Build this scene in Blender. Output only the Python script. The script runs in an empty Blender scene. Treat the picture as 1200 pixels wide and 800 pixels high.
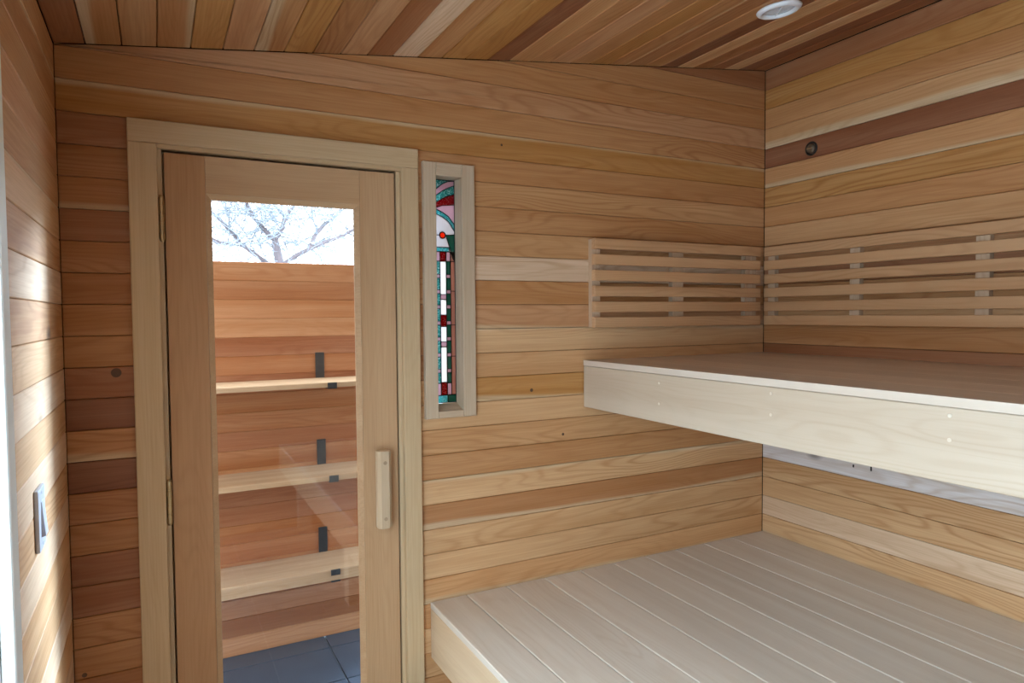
import bpy, bmesh, math, random
from mathutils import Matrix, Vector

scene = bpy.context.scene
col = scene.collection
random.seed(7)

# ------------------------------------------------------------------ camera
cam_data = bpy.data.cameras.new('camera')
cam = bpy.data.objects.new('camera', cam_data)
col.objects.link(cam)
cam_data.sensor_width = 36.0
cam_data.lens = 23.8327
cam_data.clip_start = 0.01
CZ = 1.53
Rv = Vector((0.88570608, -0.46418883, -0.00731155))
Uv = Vector((0.02499822, 0.03196016, 0.99917648))
Fv = Vector((0.46357289, 0.88515946, -0.0399112))
m = Matrix.Identity(4)
for i in range(3):
    m[i][0], m[i][1], m[i][2] = Rv[i], Uv[i], -Fv[i]
m.translation = (0, 0, CZ)
cam.matrix_world = m
scene.camera = cam

# ------------------------------------------------------------------ sky
EXPOSURE = 0.96
SKY = 9.5
scene.view_settings.view_transform = 'Standard'
scene.view_settings.look = 'None'
scene.view_settings.gamma = 1.0
scene.view_settings.use_curve_mapping = False
scene.view_settings.exposure = EXPOSURE
world = bpy.data.worlds.new('overcast_sky')
scene.world = world
world.use_nodes = True
nt = world.node_tree
nt.nodes.clear()
wo = nt.nodes.new('ShaderNodeOutputWorld')
bg = nt.nodes.new('ShaderNodeBackground')
tc = nt.nodes.new('ShaderNodeTexCoord')
nz = nt.nodes.new('ShaderNodeTexNoise')
nz.inputs['Scale'].default_value = 3.0
nz.inputs['Detail'].default_value = 4.0
rp = nt.nodes.new('ShaderNodeValToRGB')
rp.color_ramp.elements[0].position = 0.3
rp.color_ramp.elements[0].color = (0.58, 0.78, 1.0, 1)
rp.color_ramp.elements[1].position = 0.7
rp.color_ramp.elements[1].color = (0.78, 0.90, 1.0, 1)
nt.links.new(tc.outputs['Generated'], nz.inputs['Vector'])
nt.links.new(nz.outputs['Fac'], rp.inputs['Fac'])
nt.links.new(rp.outputs['Color'], bg.inputs['Color'])
# overcast sky: the zenith three times as bright as the horizon
sp = nt.nodes.new('ShaderNodeSeparateXYZ')
nt.links.new(tc.outputs['Generated'], sp.inputs[0])
mx0 = nt.nodes.new('ShaderNodeMath')
mx0.operation = 'MAXIMUM'
mx0.inputs[1].default_value = 0.0
nt.links.new(sp.outputs[2], mx0.inputs[0])
mx1 = nt.nodes.new('ShaderNodeMath')
mx1.operation = 'MULTIPLY_ADD'
mx1.inputs[1].default_value = SKY * 2 / 3
mx1.inputs[2].default_value = SKY / 3
nt.links.new(mx0.outputs[0], mx1.inputs[0])
nt.links.new(mx1.outputs[0], bg.inputs['Strength'])
nt.links.new(bg.outputs['Background'], wo.inputs['Surface'])


# veiled low sun: a wide soft disc behind thin cloud, to the right beyond the fence
SUN_AZ, SUN_EL = math.radians(49), math.radians(17)
sd = bpy.data.lights.new('veiled_sun', 'SUN')
sd.energy = 6.0
sd.angle = math.radians(15)
sd.color = (0.62, 0.80, 1.0)
sun = bpy.data.objects.new('veiled_sun', sd)
col.objects.link(sun)
sun.rotation_euler = Vector((-math.sin(SUN_AZ) * math.cos(SUN_EL), -math.cos(SUN_AZ) * math.cos(SUN_EL), -math.sin(SUN_EL))).to_track_quat('-Z', 'Y').to_euler()


def portal(name, loc, normal, sx, sy):
    """marks an opening for sky sampling; gives off no light itself"""
    d = bpy.data.lights.new(name, 'AREA')
    d.shape = 'RECTANGLE'
    d.size, d.size_y = sx, sy
    d.cycles.is_portal = True
    o = bpy.data.objects.new(name, d)
    col.objects.link(o)
    o.location = loc
    o.rotation_euler = Vector(normal).to_track_quat('-Z', 'Y').to_euler()
    return o


# ------------------------------------------------------------------ dimensions
D = 2.007        # face of the door wall
XR = 2.2295      # face of the right wall
XL = -0.207      # face of the left wall
YB = -1.0        # face of the rear wall
PITCH = 0.0794   # board reveal
Z0 = 2.198       # a board joint
SL = 0.1298      # ceiling slope


def zc(x):
    return 2.2271 + SL * x


# ------------------------------------------------------------------ materials
def node(nt, t, **kw):
    n = nt.nodes.new(t)
    for k, v in kw.items():
        setattr(n, k, v)
    return n


def math_node(nt, op, a, b=None, c=None, clamp=False):
    n = nt.nodes.new('ShaderNodeMath')
    n.operation = op
    n.use_clamp = clamp
    for i, v in enumerate((a, b, c)):
        if v is None:
            continue
        if isinstance(v, (int, float)):
            n.inputs[i].default_value = v
        else:
            nt.links.new(v, n.inputs[i])
    return n.outputs[0]


def mixc(nt, fac, a, b, blend='MIX'):
    n = nt.nodes.new('ShaderNodeMix')
    n.data_type = 'RGBA'
    n.blend_type = blend
    for i, v in ((0, fac), (6, a), (7, b)):
        if isinstance(v, (int, float)):
            n.inputs[i].default_value = v
        elif isinstance(v, tuple):
            n.inputs[i].default_value = v
        else:
            nt.links.new(v, n.inputs[i])
    return n.outputs[2]


def wood(name, rough=0.5, spec=0.35, rings=1.0, fibre=1.0, knots=True, streak=1.0):
    """wood whose tone is the object's colour; alpha above / below 0.5 puts pale
    sapwood on the board's upper / lower edge"""
    mt = bpy.data.materials.new(name)
    mt.use_nodes = True
    nt = mt.node_tree
    nt.nodes.clear()
    L = nt.links.new
    out = node(nt, 'ShaderNodeOutputMaterial')
    bs = node(nt, 'ShaderNodeBsdfPrincipled')
    L(bs.outputs[0], out.inputs[0])
    tc = node(nt, 'ShaderNodeTexCoord')
    oi = node(nt, 'ShaderNodeObjectInfo')
    rnd = oi.outputs['Random']
    off = node(nt, 'ShaderNodeCombineXYZ')
    L(math_node(nt, 'MULTIPLY', rnd, 37.0), off.inputs[0])
    L(math_node(nt, 'MULTIPLY', rnd, 11.0), off.inputs[1])
    L(math_node(nt, 'MULTIPLY', rnd, 23.0), off.inputs[2])
    add = node(nt, 'ShaderNodeVectorMath', operation='ADD')
    L(tc.outputs['Object'], add.inputs[0])
    L(off.outputs[0], add.inputs[1])
    P = add.outputs[0]

    def mapped(sx, sy, sz, src=P):
        mp = node(nt, 'ShaderNodeMapping')
        mp.inputs['Scale'].default_value = (sx, sy, sz)
        L(src, mp.inputs['Vector'])
        return mp.outputs[0]

    def noise(vec, scale, detail=2.0, dist=0.0):
        n = node(nt, 'ShaderNodeTexNoise')
        n.inputs['Scale'].default_value = scale
        n.inputs['Detail'].default_value = detail
        n.inputs['Distortion'].default_value = dist
        L(vec, n.inputs['Vector'])
        return n.outputs['Fac']

    # broad streaks along the board
    st = noise(mapped(0.7, 16, 16), 1.0, 3.0, 0.4)
    # growth rings: bent bands, the bend slow along the board -> cathedral arches
    bend = noise(mapped(1.3, 9, 9), 1.0, 1.5)
    sep = node(nt, 'ShaderNodeSeparateXYZ')
    L(P, sep.inputs[0])
    ph = math_node(nt, 'MULTIPLY_ADD', bend, 95.0, math_node(nt, 'MULTIPLY', sep.outputs[1], 260.0))
    ph = math_node(nt, 'MULTIPLY_ADD', noise(mapped(6, 60, 60), 1.0, 2.0), 2.5, ph)
    ring = math_node(nt, 'SINE', ph)
    ring = math_node(nt, 'MULTIPLY_ADD', ring, 0.5, 0.5)
    ring = math_node(nt, 'POWER', ring, 3.0)
    # not every board or stretch shows rings
    ramt = noise(mapped(0.6, 5, 5), 1.0, 1.0)
    ramt = math_node(nt, 'MULTIPLY_ADD', ramt, 3.0, -1.05, clamp=True)
    fib = noise(mapped(5, 240, 240), 1.0, 2.0)
    base = oi.outputs['Color']
    # pale sapwood along an edge
    sy = node(nt, 'ShaderNodeSeparateXYZ')
    L(tc.outputs['Object'], sy.inputs[0])
    wob = math_node(nt, 'MULTIPLY_ADD', noise(mapped(1.2, 3, 3), 1.0, 1.0), 0.05, -0.025)
    yy = math_node(nt, 'DIVIDE', math_node(nt, 'ADD', sy.outputs[1], wob), PITCH)
    al = oi.outputs['Alpha']
    up = math_node(nt, 'SUBTRACT', yy, math_node(nt, 'MULTIPLY_ADD', al, -2.0, 2.0))       # al 1 -> 0, .5 -> 1
    dn = math_node(nt, 'SUBTRACT', math_node(nt, 'MULTIPLY_ADD', al, -2.0, 1.0), yy)       # al 0 -> 1, .5 -> 0
    sap = math_node(nt, 'MULTIPLY', math_node(nt, 'MAXIMUM', up, dn), 8.0, clamp=True)
    has = math_node(nt, 'GREATER_THAN', math_node(nt, 'ABSOLUTE', math_node(nt, 'SUBTRACT', al, 0.5)), 0.02)
    sap = math_node(nt, 'MULTIPLY', sap, has)
    base = mixc(nt, math_node(nt, 'MULTIPLY', sap, 0.7), base, (0.70, 0.55, 0.36, 1))
    dark = mixc(nt, 1.0, base, (0.60, 0.45, 0.31, 1), 'MULTIPLY')
    lite = mixc(nt, 0.16, base, (0.85, 0.72, 0.55, 1))
    c = mixc(nt, math_node(nt, 'MULTIPLY_ADD', st, 2.6 * streak, 0.5 - 1.3 * streak, clamp=True), dark, lite)
    c = mixc(nt, 0.55, c, base)
    rf = math_node(nt, 'MULTIPLY', math_node(nt, 'MULTIPLY', ring, ramt), 0.5 * rings)
    c = mixc(nt, rf, c, dark)
    c = mixc(nt, math_node(nt, 'MULTIPLY_ADD', fib, 0.9 * fibre, -0.3, clamp=True), c, dark)
    if knots:
        v = node(nt, 'ShaderNodeTexVoronoi')
        v.inputs['Scale'].default_value = 1.0
        v.inputs['Randomness'].default_value = 0.9
        L(mapped(1.6, 3.2, 3.2), v.inputs['Vector'])
        sepc = node(nt, 'ShaderNodeSeparateColor')
        L(v.outputs['Color'], sepc.inputs[0])
        pick = math_node(nt, 'GREATER_THAN', sepc.outputs[0], 0.6)
        k = math_node(nt, 'MULTIPLY_ADD', v.outputs['Distance'], -14.0, 1.0, clamp=True)
        k = math_node(nt, 'MULTIPLY', k, pick)
        c = mixc(nt, k, c, (0.07, 0.03, 0.012, 1))
    L(c, bs.inputs['Base Color'])
    bs.inputs['Specular IOR Level'].default_value = spec
    L(math_node(nt, 'MULTIPLY_ADD', fib, 0.12, rough - 0.06), bs.inputs['Roughness'])
    bp = node(nt, 'ShaderNodeBump')
    bp.inputs['Strength'].default_value = 0.12
    bp.inputs['Distance'].default_value = 0.001
    L(fib, bp.inputs['Height'])
    L(bp.outputs[0], bs.inputs['Normal'])
    return mt


def plain(name, colr, rough=0.5, metal=0.0, spec=0.5, var=0.08, vscale=12.0):
    mt = bpy.data.materials.new(name)
    mt.use_nodes = True
    nt = mt.node_tree
    bs = nt.nodes['Principled BSDF']
    tc = node(nt, 'ShaderNodeTexCoord')
    n = node(nt, 'ShaderNodeTexNoise')
    n.inputs['Scale'].default_value = vscale
    n.inputs['Detail'].default_value = 4
    nt.links.new(tc.outputs['Object'], n.inputs['Vector'])
    a = tuple(x * (1 - var) for x in colr) + (1,)
    b = tuple(min(1, x * (1 + var)) for x in colr) + (1,)
    nt.links.new(mixc(nt, n.outputs['Fac'], a, b), bs.inputs['Base Color'])
    bs.inputs['Roughness'].default_value = rough
    bs.inputs['Metallic'].default_value = metal
    bs.inputs['Specular IOR Level'].default_value = spec
    return mt


def clear_glass(name, tint=(0.97, 0.985, 0.98, 1)):
    mt = bpy.data.materials.new(name)
    mt.use_nodes = True
    nt = mt.node_tree
    nt.nodes.clear()
    out = node(nt, 'ShaderNodeOutputMaterial')
    tr = node(nt, 'ShaderNodeBsdfTransparent')
    tr.inputs[0].default_value = tint
    gl = node(nt, 'ShaderNodeBsdfGlossy')
    gl.inputs['Roughness'].default_value = 0.0
    fr = node(nt, 'ShaderNodeFresnel')
    # the pane is thin: both faces reflect like glass seen from the air
    ge = node(nt, 'ShaderNodeNewGeometry')
    nt.links.new(math_node(nt, 'MULTIPLY_ADD', ge.outputs['Backfacing'], 1 / 1.5 - 1.5, 1.5), fr.inputs['IOR'])
    mx = node(nt, 'ShaderNodeMixShader')
    nt.links.new(fr.outputs[0], mx.inputs[0])
    nt.links.new(tr.outputs[0], mx.inputs[1])
    nt.links.new(gl.outputs[0], mx.inputs[2])
    nt.links.new(mx.outputs[0], out.inputs[0])
    return mt


def art_glass(name, colr, see=0.35, mottled=0.0):
    """coloured leaded glass: partly scattering, partly clear, lit from outside"""
    mt = bpy.data.materials.new(name)
    mt.use_nodes = True
    nt = mt.node_tree
    nt.nodes.clear()
    out = node(nt, 'ShaderNodeOutputMaterial')
    tc = node(nt, 'ShaderNodeTexCoord')
    n = node(nt, 'ShaderNodeTexNoise')
    n.inputs['Scale'].default_value = 260.0
    n.inputs['Detail'].default_value = 1.0
    nt.links.new(tc.outputs['Object'], n.inputs['Vector'])
    f = math_node(nt, 'MULTIPLY_ADD', n.outputs['Fac'], 6.0, -3.1, clamp=True)
    c = mixc(nt, math_node(nt, 'MULTIPLY', f, mottled), colr + (1,), (0.9, 0.97, 1.0, 1))
    tr = node(nt, 'ShaderNodeBsdfTransparent')
    tl = node(nt, 'ShaderNodeBsdfTranslucent')
    gl = node(nt, 'ShaderNodeBsdfGlossy')
    gl.inputs['Roughness'].default_value = 0.08
    nt.links.new(c, tr.inputs[0])
    nt.links.new(c, tl.inputs[0])
    m1 = node(nt, 'ShaderNodeMixShader')
    m1.inputs[0].default_value = see
    nt.links.new(tl.outputs[0], m1.inputs[1])
    nt.links.new(tr.outputs[0], m1.inputs[2])
    m2 = node(nt, 'ShaderNodeMixShader')
    m2.inputs[0].default_value = 0.04
    nt.links.new(m1.outputs[0], m2.inputs[1])
    nt.links.new(gl.outputs[0], m2.inputs[2])
    nt.links.new(m2.outputs[0], out.inputs[0])
    return mt


M_CEDAR = wood('cedar', rough=0.56, spec=0.45, rings=1.3)
M_BENCH = wood('bench_wood', rough=0.42, spec=0.45, rings=0.35, fibre=0.6, knots=False, streak=0.6)
M_TRIM = wood('trim_wood', rough=0.5, spec=0.3, rings=0.3, fibre=0.8, knots=False, streak=0.5)
M_SLAT = wood('backrest_wood', rough=0.5, spec=0.35, rings=0.7, fibre=0.6, knots=False, streak=0.7)
M_FENCE = wood('fence_cedar', rough=0.6, spec=0.2, rings=0.6, knots=False)
M_BACK = plain('dark_backing', (0.035, 0.02, 0.012), 0.9, spec=0.1)
M_GLASS = clear_glass('clear_glass')
M_BRASS = plain('aged_brass', (0.45, 0.33, 0.18), 0.35, metal=0.9)
M_BLACK = plain('black_steel', (0.018, 0.018, 0.02), 0.5)
M_WHITE = plain('white_enamel', (0.82, 0.83, 0.84), 0.4)
M_SWITCH = plain('grey_white_plastic', (0.52, 0.56, 0.66), 0.4)
M_LENS = plain('lamp_lens', (0.70, 0.76, 0.82), 0.25)
M_TILE = plain('slate_tile', (0.045, 0.06, 0.085), 0.35, var=0.25, vscale=9)
M_TILE_IN = plain('grey_slate_tile', (0.15, 0.16, 0.175), 0.3, var=0.2, vscale=9)
M_GROUT = plain('grout', (0.62, 0.62, 0.60), 0.8)
M_BRONZE = plain('bronze_cap', (0.16, 0.11, 0.07), 0.45, metal=0.5)
M_DARKGAP = plain('dark_recess', (0.02, 0.014, 0.01), 0.8)
M_LEAD = plain('lead_came', (0.03, 0.03, 0.032), 0.5, metal=0.3)
M_FRAME = plain('overexposed_frame', (0.80, 0.83, 0.80), 0.4)  # greenish white carries the overexposed daylight on the window frame
M_SHADE_ROOF = plain('shade_roof_board', (0.30, 0.22, 0.15), 0.8)
M_GROUND = plain('bounce_ground', (0.42, 0.44, 0.46), 0.8, var=0.06, vscale=3)  # pale tone picked so the unseen ground bounces daylight indoors
M_BARK = plain('glare_greyed_bark', (0.13, 0.10, 0.105), 0.8, var=0.15)  # tone greyed to stand in for glare of the white sky
M_TWIG = plain('glare_greyed_twigs', (0.24, 0.25, 0.27), 0.8, var=0.1)  # lighter grey puts the sky glare into the twig colour

# tones of the boards (linear)
TONE = {
    'D': (0.27, 0.095, 0.034), 'R': (0.39, 0.165, 0.068), 'N': (0.46, 0.215, 0.080),
    'M': (0.54, 0.275, 0.110), 'Y': (0.54, 0.275, 0.078), 'L': (0.63, 0.365, 0.175),
    'K': (0.63, 0.355, 0.190), 'P': (0.70, 0.45, 0.245), 'W': (0.76, 0.59, 0.39), 'B': (0.80, 0.82, 0.80),
}


def tone(code, jit=0.05):
    """'M', 'M+' pale upper edge, 'M-' pale lower edge, '++' / '--' wider"""
    c = [v * (1.0 if code[0] in 'BW' else 0.93) for v in TONE[code[0]]]
    a = 0.5
    if code.endswith('++'):
        a = 0.72
    elif code.endswith('--'):
        a = 0.28
    elif code.endswith('+'):
        a = 0.59
    elif code.endswith('-'):
        a = 0.41
    j = 1 + random.uniform(-jit, jit)
    return (c[0] * j * 1.04, c[1] * j * 0.97, c[2] * j * (1.0 if code[0] in 'BW' else 0.86), a)


# ------------------------------------------------------------------ mesh helpers
def world_of(o):
    return o.matrix_basis if o.parent is None else world_of(o.parent) @ o.matrix_basis


def add_obj(name, me, parent=None, mat=None, colr=None, M=None):
    o = bpy.data.objects.new(name, me)
    col.objects.link(o)
    M = M or Matrix.Identity(4)
    if parent is not None:
        o.parent = parent
        o.matrix_basis = world_of(parent).inverted() @ M
    else:
        o.matrix_basis = M
    if mat is not None and me is not None and not me.materials:
        me.materials.append(mat)
    if colr is not None:
        o.color = colr
    return o


def tag(o, label=None, cat=None, group=None, kind=None):
    if label:
        o['label'] = label
    if cat:
        o['category'] = cat
    if group:
        o['group'] = group
    if kind:
        o['kind'] = kind
    return o


def empty(name, loc, label, cat, group=None, kind=None):
    o = bpy.data.objects.new(name, None)
    o.empty_display_size = 0.1
    col.objects.link(o)
    o.matrix_basis = Matrix.Translation(loc)
    return tag(o, label, cat, group, kind)


def frame(origin, x, y):
    x, y = Vector(x).normalized(), Vector(y).normalized()
    z = x.cross(y)
    M = Matrix.Identity(4)
    for i in range(3):
        M[i][0], M[i][1], M[i][2], M[i][3] = x[i], y[i], z[i], origin[i]
    return M


def inset(poly, d):
    n = len(poly)
    out = []
    for i in range(n):
        a, b, c = Vector(poly[i - 1]), Vector(poly[i]), Vector(poly[(i + 1) % n])
        e1, e2 = (b - a).normalized(), (c - b).normalized()
        n1, n2 = Vector((-e1.y, e1.x)), Vector((-e2.y, e2.x))
        k = 1 + n1.dot(n2)
        out.append(tuple(b + (n1 + n2) * (d / max(k, 0.3))))
    return out


MESHES = {}


def plank_mesh(poly, T, ch, mat):
    """a board lying face up at z = 0, thickness T below, edges eased by ch"""
    key = (tuple((round(x, 4), round(y, 4)) for x, y in poly), round(T, 4), round(ch, 4), mat.name)
    if key in MESHES:
        return MESHES[key]
    n = len(poly)
    if ch > 0:
        top = inset(poly, ch)
        vs = [(x, y, 0) for x, y in top] + [(x, y, -ch) for x, y in poly] + [(x, y, -T) for x, y in poly]
        rings = [(0, n), (n, 2 * n)]
    else:
        vs = [(x, y, 0) for x, y in poly] + [(x, y, -T) for x, y in poly]
        rings = [(0, n)]
    last = len(vs) - n
    fs = [tuple(range(n)), tuple(reversed(range(last, last + n)))]
    for a, b in rings:
        for i in range(n):
            j = (i + 1) % n
            fs.append((a + i, b + i, b + j, a + j))
    me = bpy.data.meshes.new('board')
    me.from_pydata(vs, [], fs)
    me.update()
    me.materials.append(mat)
    MESHES[key] = me
    return me


def plank(name, poly, T, ch, M, mat, colr, parent):
    return add_obj(name, plank_mesh(poly, T, ch, mat), parent, mat, colr, M)


def rect(x0, x1, y0, y1):
    return [(x0, y0), (x1, y0), (x1, y1), (x0, y1)]


def clip(poly, f):
    """keep the side where f(p) >= 0 (f linear)"""
    out = []
    n = len(poly)
    for i in range(n):
        a, b = poly[i], poly[(i + 1) % n]
        fa, fb = f(a), f(b)
        if fa >= 0:
            out.append(a)
        if (fa >= 0) != (fb >= 0):
            t = fa / (fa - fb)
            out.append((a[0] + (b[0] - a[0]) * t, a[1] + (b[1] - a[1]) * t))
    return out


class MB:
    """collects boxes, bars and lathed shapes into one mesh"""

    def __init__(self):
        self.bm = bmesh.new()

    def box(self, x0, x1, y0, y1, z0, z1, bev=0.0):
        t = bmesh.new()
        bmesh.ops.create_cube(t, size=1.0)
        for v in t.verts:
            v.co = Vector(((x0 + x1) / 2 + v.co.x * (x1 - x0), (y0 + y1) / 2 + v.co.y * (y1 - y0),
                           (z0 + z1) / 2 + v.co.z * (z1 - z0)))
        if bev:
            bmesh.ops.bevel(t, geom=t.edges[:], offset=bev, segments=2, affect='EDGES', profile=0.6)
        self._merge(t)
        return self

    def _merge(self, t):
        me = bpy.data.meshes.new('tmp')
        t.to_mesh(me)
        t.free()
        self.bm.from_mesh(me)
        bpy.data.meshes.remove(me)

    def prism(self, pts, z0, z1, M=None):
        vs0 = [self.bm.verts.new((M or Matrix.Identity(4)) @ Vector((x, y, z0))) for x, y in pts]
        vs1 = [self.bm.verts.new((M or Matrix.Identity(4)) @ Vector((x, y, z1))) for x, y in pts]
        n = len(pts)
        self.bm.faces.new(list(reversed(vs0)))
        self.bm.faces.new(vs1)
        for i in range(n):
            j = (i + 1) % n
            self.bm.faces.new((vs0[i], vs0[j], vs1[j], vs1[i]))
        return self

    def hull(self, rings):
        """skin successive equal-length rings of points, capped"""
        R = [[self.bm.verts.new(p) for p in r] for r in rings]
        n = len(R[0])
        for a, b in zip(R, R[1:]):
            for i in range(n):
                j = (i + 1) % n
                self.bm.faces.new((a[i], a[j], b[j], b[i]))
        self.bm.faces.new(list(reversed(R[0])))
        self.bm.faces.new(R[-1])
        return self

    def lathe(self, prof, seg=32, M=None):
        """profile (r, z) spun round z; closes where r = 0"""
        M = M or Matrix.Identity(4)
        R = []
        for r, z in prof:
            if r < 1e-6:
                R.append([self.bm.verts.new(M @ Vector((0, 0, z)))])
            else:
                R.append([self.bm.verts.new(M @ Vector((r * math.cos(2 * math.pi * i / seg),
                                                        r * math.sin(2 * math.pi * i / seg), z))) for i in range(seg)])
        for a, b in zip(R, R[1:]):
            for i in range(seg):
                j = (i + 1) % seg
                if len(a) == 1 and len(b) == 1:
                    continue
                if len(a) == 1:
                    self.bm.faces.new((a[0], b[i], b[j]))
                elif len(b) == 1:
                    self.bm.faces.new((a[i], b[0], a[j]))
                else:
                    self.bm.faces.new((a[i], b[i], b[j], a[j]))
        return self

    def tube(self, pts, rad, seg=6):
        rings = []
        n = len(pts)
        for i, p in enumerate(pts):
            p = Vector(p)
            t = (Vector(pts[min(i + 1, n - 1)]) - Vector(pts[max(i - 1, 0)])).normalized()
            a = t.orthogonal().normalized()
            if i and rings:
                a = (self._a - t * self._a.dot(t)).normalized()
            self._a = a
            b = t.cross(a)
            r = rad[i] if isinstance(rad, (list, tuple)) else rad
            rings.append([p + (a * math.cos(2 * math.pi * k / seg) + b * math.sin(2 * math.pi * k / seg)) * r
                          for k in range(seg)])
        return self.hull(rings)

    def build(self, name, mat, parent=None, colr=None, M=None, smooth=False):
        bmesh.ops.recalc_face_normals(self.bm, faces=self.bm.faces)
        me = bpy.data.meshes.new(name)
        if M is not None:
            self.bm.transform(M.inverted())
        self.bm.to_mesh(me)
        self.bm.free()
        if smooth:
            for p in me.polygons:
                p.use_smooth = True
        return add_obj(name, me, parent, mat, colr, M)


def struct(name, mb, mat, label, cat, colr=None):
    return tag(mb.build(name, mat, None, colr), label, cat, kind='structure')


# ------------------------------------------------------------------ portals at the openings
WY0, WY1, WZ0, WZ1 = -0.90, 1.165, 0.10, 2.10      # tall window in the left wall
portal('left_window_portal', (XL - 0.16, (WY0 + WY1) / 2, (WZ0 + WZ1) / 2), (1, 0, 0), WZ1 - WZ0, WY1 - WY0)
portal('door_portal', (0.339, D + 0.195, 1.0), (0, -1, 0), 0.63, 1.96)

# ------------------------------------------------------------------ wall panels behind the boards
BT = 0.018
T0, T1 = D + 0.019, D + 0.17
X0, X1 = XL - 0.17, XR + 0.17
DX0, DX1, DZ = 0.002, 0.676, 1.989          # rough door opening
VX0, VX1, VZ0, VZ1 = 0.780, 0.867, 1.226, 1.964   # slot window opening
mb = MB()
mb.box(X0, DX0, T0, T1, -0.1, 2.2)
mb.box(DX0, DX1, T0, T1, DZ, 2.2)
mb.box(DX1, VX0 - 0.012, T0, T1, -0.1, 2.2)
mb.box(VX0 - 0.012, VX1 + 0.012, T0, T1, VZ1 + 0.012, 2.2)
mb.box(VX0 - 0.012, VX1 + 0.012, T0, T1, -0.1, VZ0 - 0.012)
mb.box(VX1 + 0.012, X1, T0, T1, -0.1, 2.2)
mb.prism([(X0, 2.2), (X1, 2.2), (X1, zc(X1) + 0.1), (X0, zc(X0) + 0.1)], -T1, -T0,
         Matrix(((1, 0, 0, 0), (0, 0, -1, 0), (0, 1, 0, 0), (0, 0, 0, 1))))
wall_back = struct('wall_back', mb, M_BACK, 'cedar board wall holding the glass door and the narrow stained-glass window', 'wall')

mb = MB().box(XR + 0.019, X1, YB - 0.17, T0, -0.1, zc(XR) + 0.1)
wall_right = struct('wall_right', mb, M_BACK, 'cedar board wall behind the two tiers of benches', 'wall')

mb = MB()
a, b = X0, XL - 0.019
mb.box(a, b, WY1 + 0.02, T0, -0.1, 2.25)
mb.box(a, b, YB - 0.17, WY0 - 0.02, -0.1, 2.25)
mb.box(a, b, WY0 - 0.02, WY1 + 0.02, WZ1 + 0.02, 2.25)
mb.box(a, b, WY0 - 0.02, WY1 + 0.02, -0.1, WZ0 - 0.02)
wall_left = struct('wall_left', mb, M_BACK, 'cedar board wall carrying the light switch beside the tall bright window', 'wall')

mb = MB().box(XL - 0.019, XR + 0.019, YB - 0.17, YB - 0.019, -0.1, 2.6)
wall_rear = struct('wall_rear', mb, M_BACK, 'cedar board wall behind the viewer, opposite the glass door', 'wall')

mb = MB()
Mc = Matrix(((1, 0, 0, 0), (0, 0, -1, 0), (0, 1, 0, 0), (0, 0, 0, 1)))
e0, e1 = XL - 0.019, XR + 0.019
mb.prism([(e0, zc(e0) + 0.02), (e1, zc(e1) + 0.02), (e1, zc(e1) + 0.16), (e0, zc(e0) + 0.16)], -(D + 0.019), -(YB - 0.019), Mc)
ceiling = struct('ceiling', mb, M_BACK, 'sloping ceiling of mixed dark and pale cedar boards', 'ceiling')

mb = MB().box(XL - 0.019, XR + 0.019, YB - 0.019, D + 0.17, -0.12, -0.012)
floor = struct('floor', mb, M_GROUT, 'dark slate tile floor of the sauna with pale grout', 'floor')

# ------------------------------------------------------------------ boards of the door wall
EX = 0.0006        # half gap between boards
CH = 0.0017
G = 0.0005


def back_board(x0, x1, k, code, notch=None):
    z1 = Z0 - PITCH * k - EX
    z0 = max(Z0 - PITCH * (k + 1) + EX, 0.002)
    poly = rect(x0, x1, z0, z1)
    if notch:
        nx0, nx1, nz, side = notch
        if side == 'top':
            poly = [(x0, z0), (x1, z0), (x1, z1), (nx1, z1), (nx1, nz), (nx0, nz), (nx0, z1), (x0, z1)]
        else:
            poly = [(x0, z0), (nx0, z0), (nx0, nz), (nx1, nz), (nx1, z0), (x1, z0), (x1, z1), (x0, z1)]
    else:
        poly = clip(poly, lambda p: zc(p[0]) - 0.001 - p[1])
    if len(poly) < 3:
        return
    ox, oy = min(p[0] for p in poly), z0
    poly = [(p[0] - ox, p[1] - oy) for p in poly]
    plank('board', poly, BT, CH, frame((ox, D, oy), (1, 0, 0), (0, 0, 1)), M_CEDAR, tone(code), wall_back)


xa, xb = XL + G, XR - G
for k, c in ((-5, 'D'), (-4, 'R'), (-3, 'M'), (-2, 'M'), (-1, 'K'), (0, 'M'), (1, 'Y+')):
    back_board(xa, xb, k, c)
left_codes = ['R', 'N', 'N-', 'R', 'N', 'N', 'M', 'M', 'R', 'D', 'M-', 'D', 'N', 'M', 'R', 'R', 'M', 'M', 'N', 'M', 'N', 'M', 'R', 'N', 'M', 'M']
right_codes = ['M', 'L', 'M', 'L', 'W', 'M', 'K-', 'P+', 'L', 'Y-', 'P', 'L', 'M', 'P+', 'N-', 'P', 'P', 'L-', 'M', 'P', 'L', 'M', 'L', 'M', 'L', 'M']
for i in range(26):
    k = i + 2
    if Z0 - PITCH * k < 0.02:
        continue
    back_board(xa, 0.0, k, left_codes[i])
    rc = right_codes[i]
    if k == 2:
        back_board(0.69, xb, k, rc, (VX0 - 0.012, VX1 + 0.012, VZ1 + 0.012, 'bottom'))
    elif k == 12:
        back_board(0.69, xb, k, rc, (VX0 - 0.012, VX1 + 0.012, VZ0 - 0.012, 'top'))
    elif 2 < k < 12:
        back_board(0.69, VX0 - 0.012, k, random.choice('MLN'))
        back_board(VX1 + 0.012, xb, k, rc)
    else:
        back_board(0.69, xb, k, rc)

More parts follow.
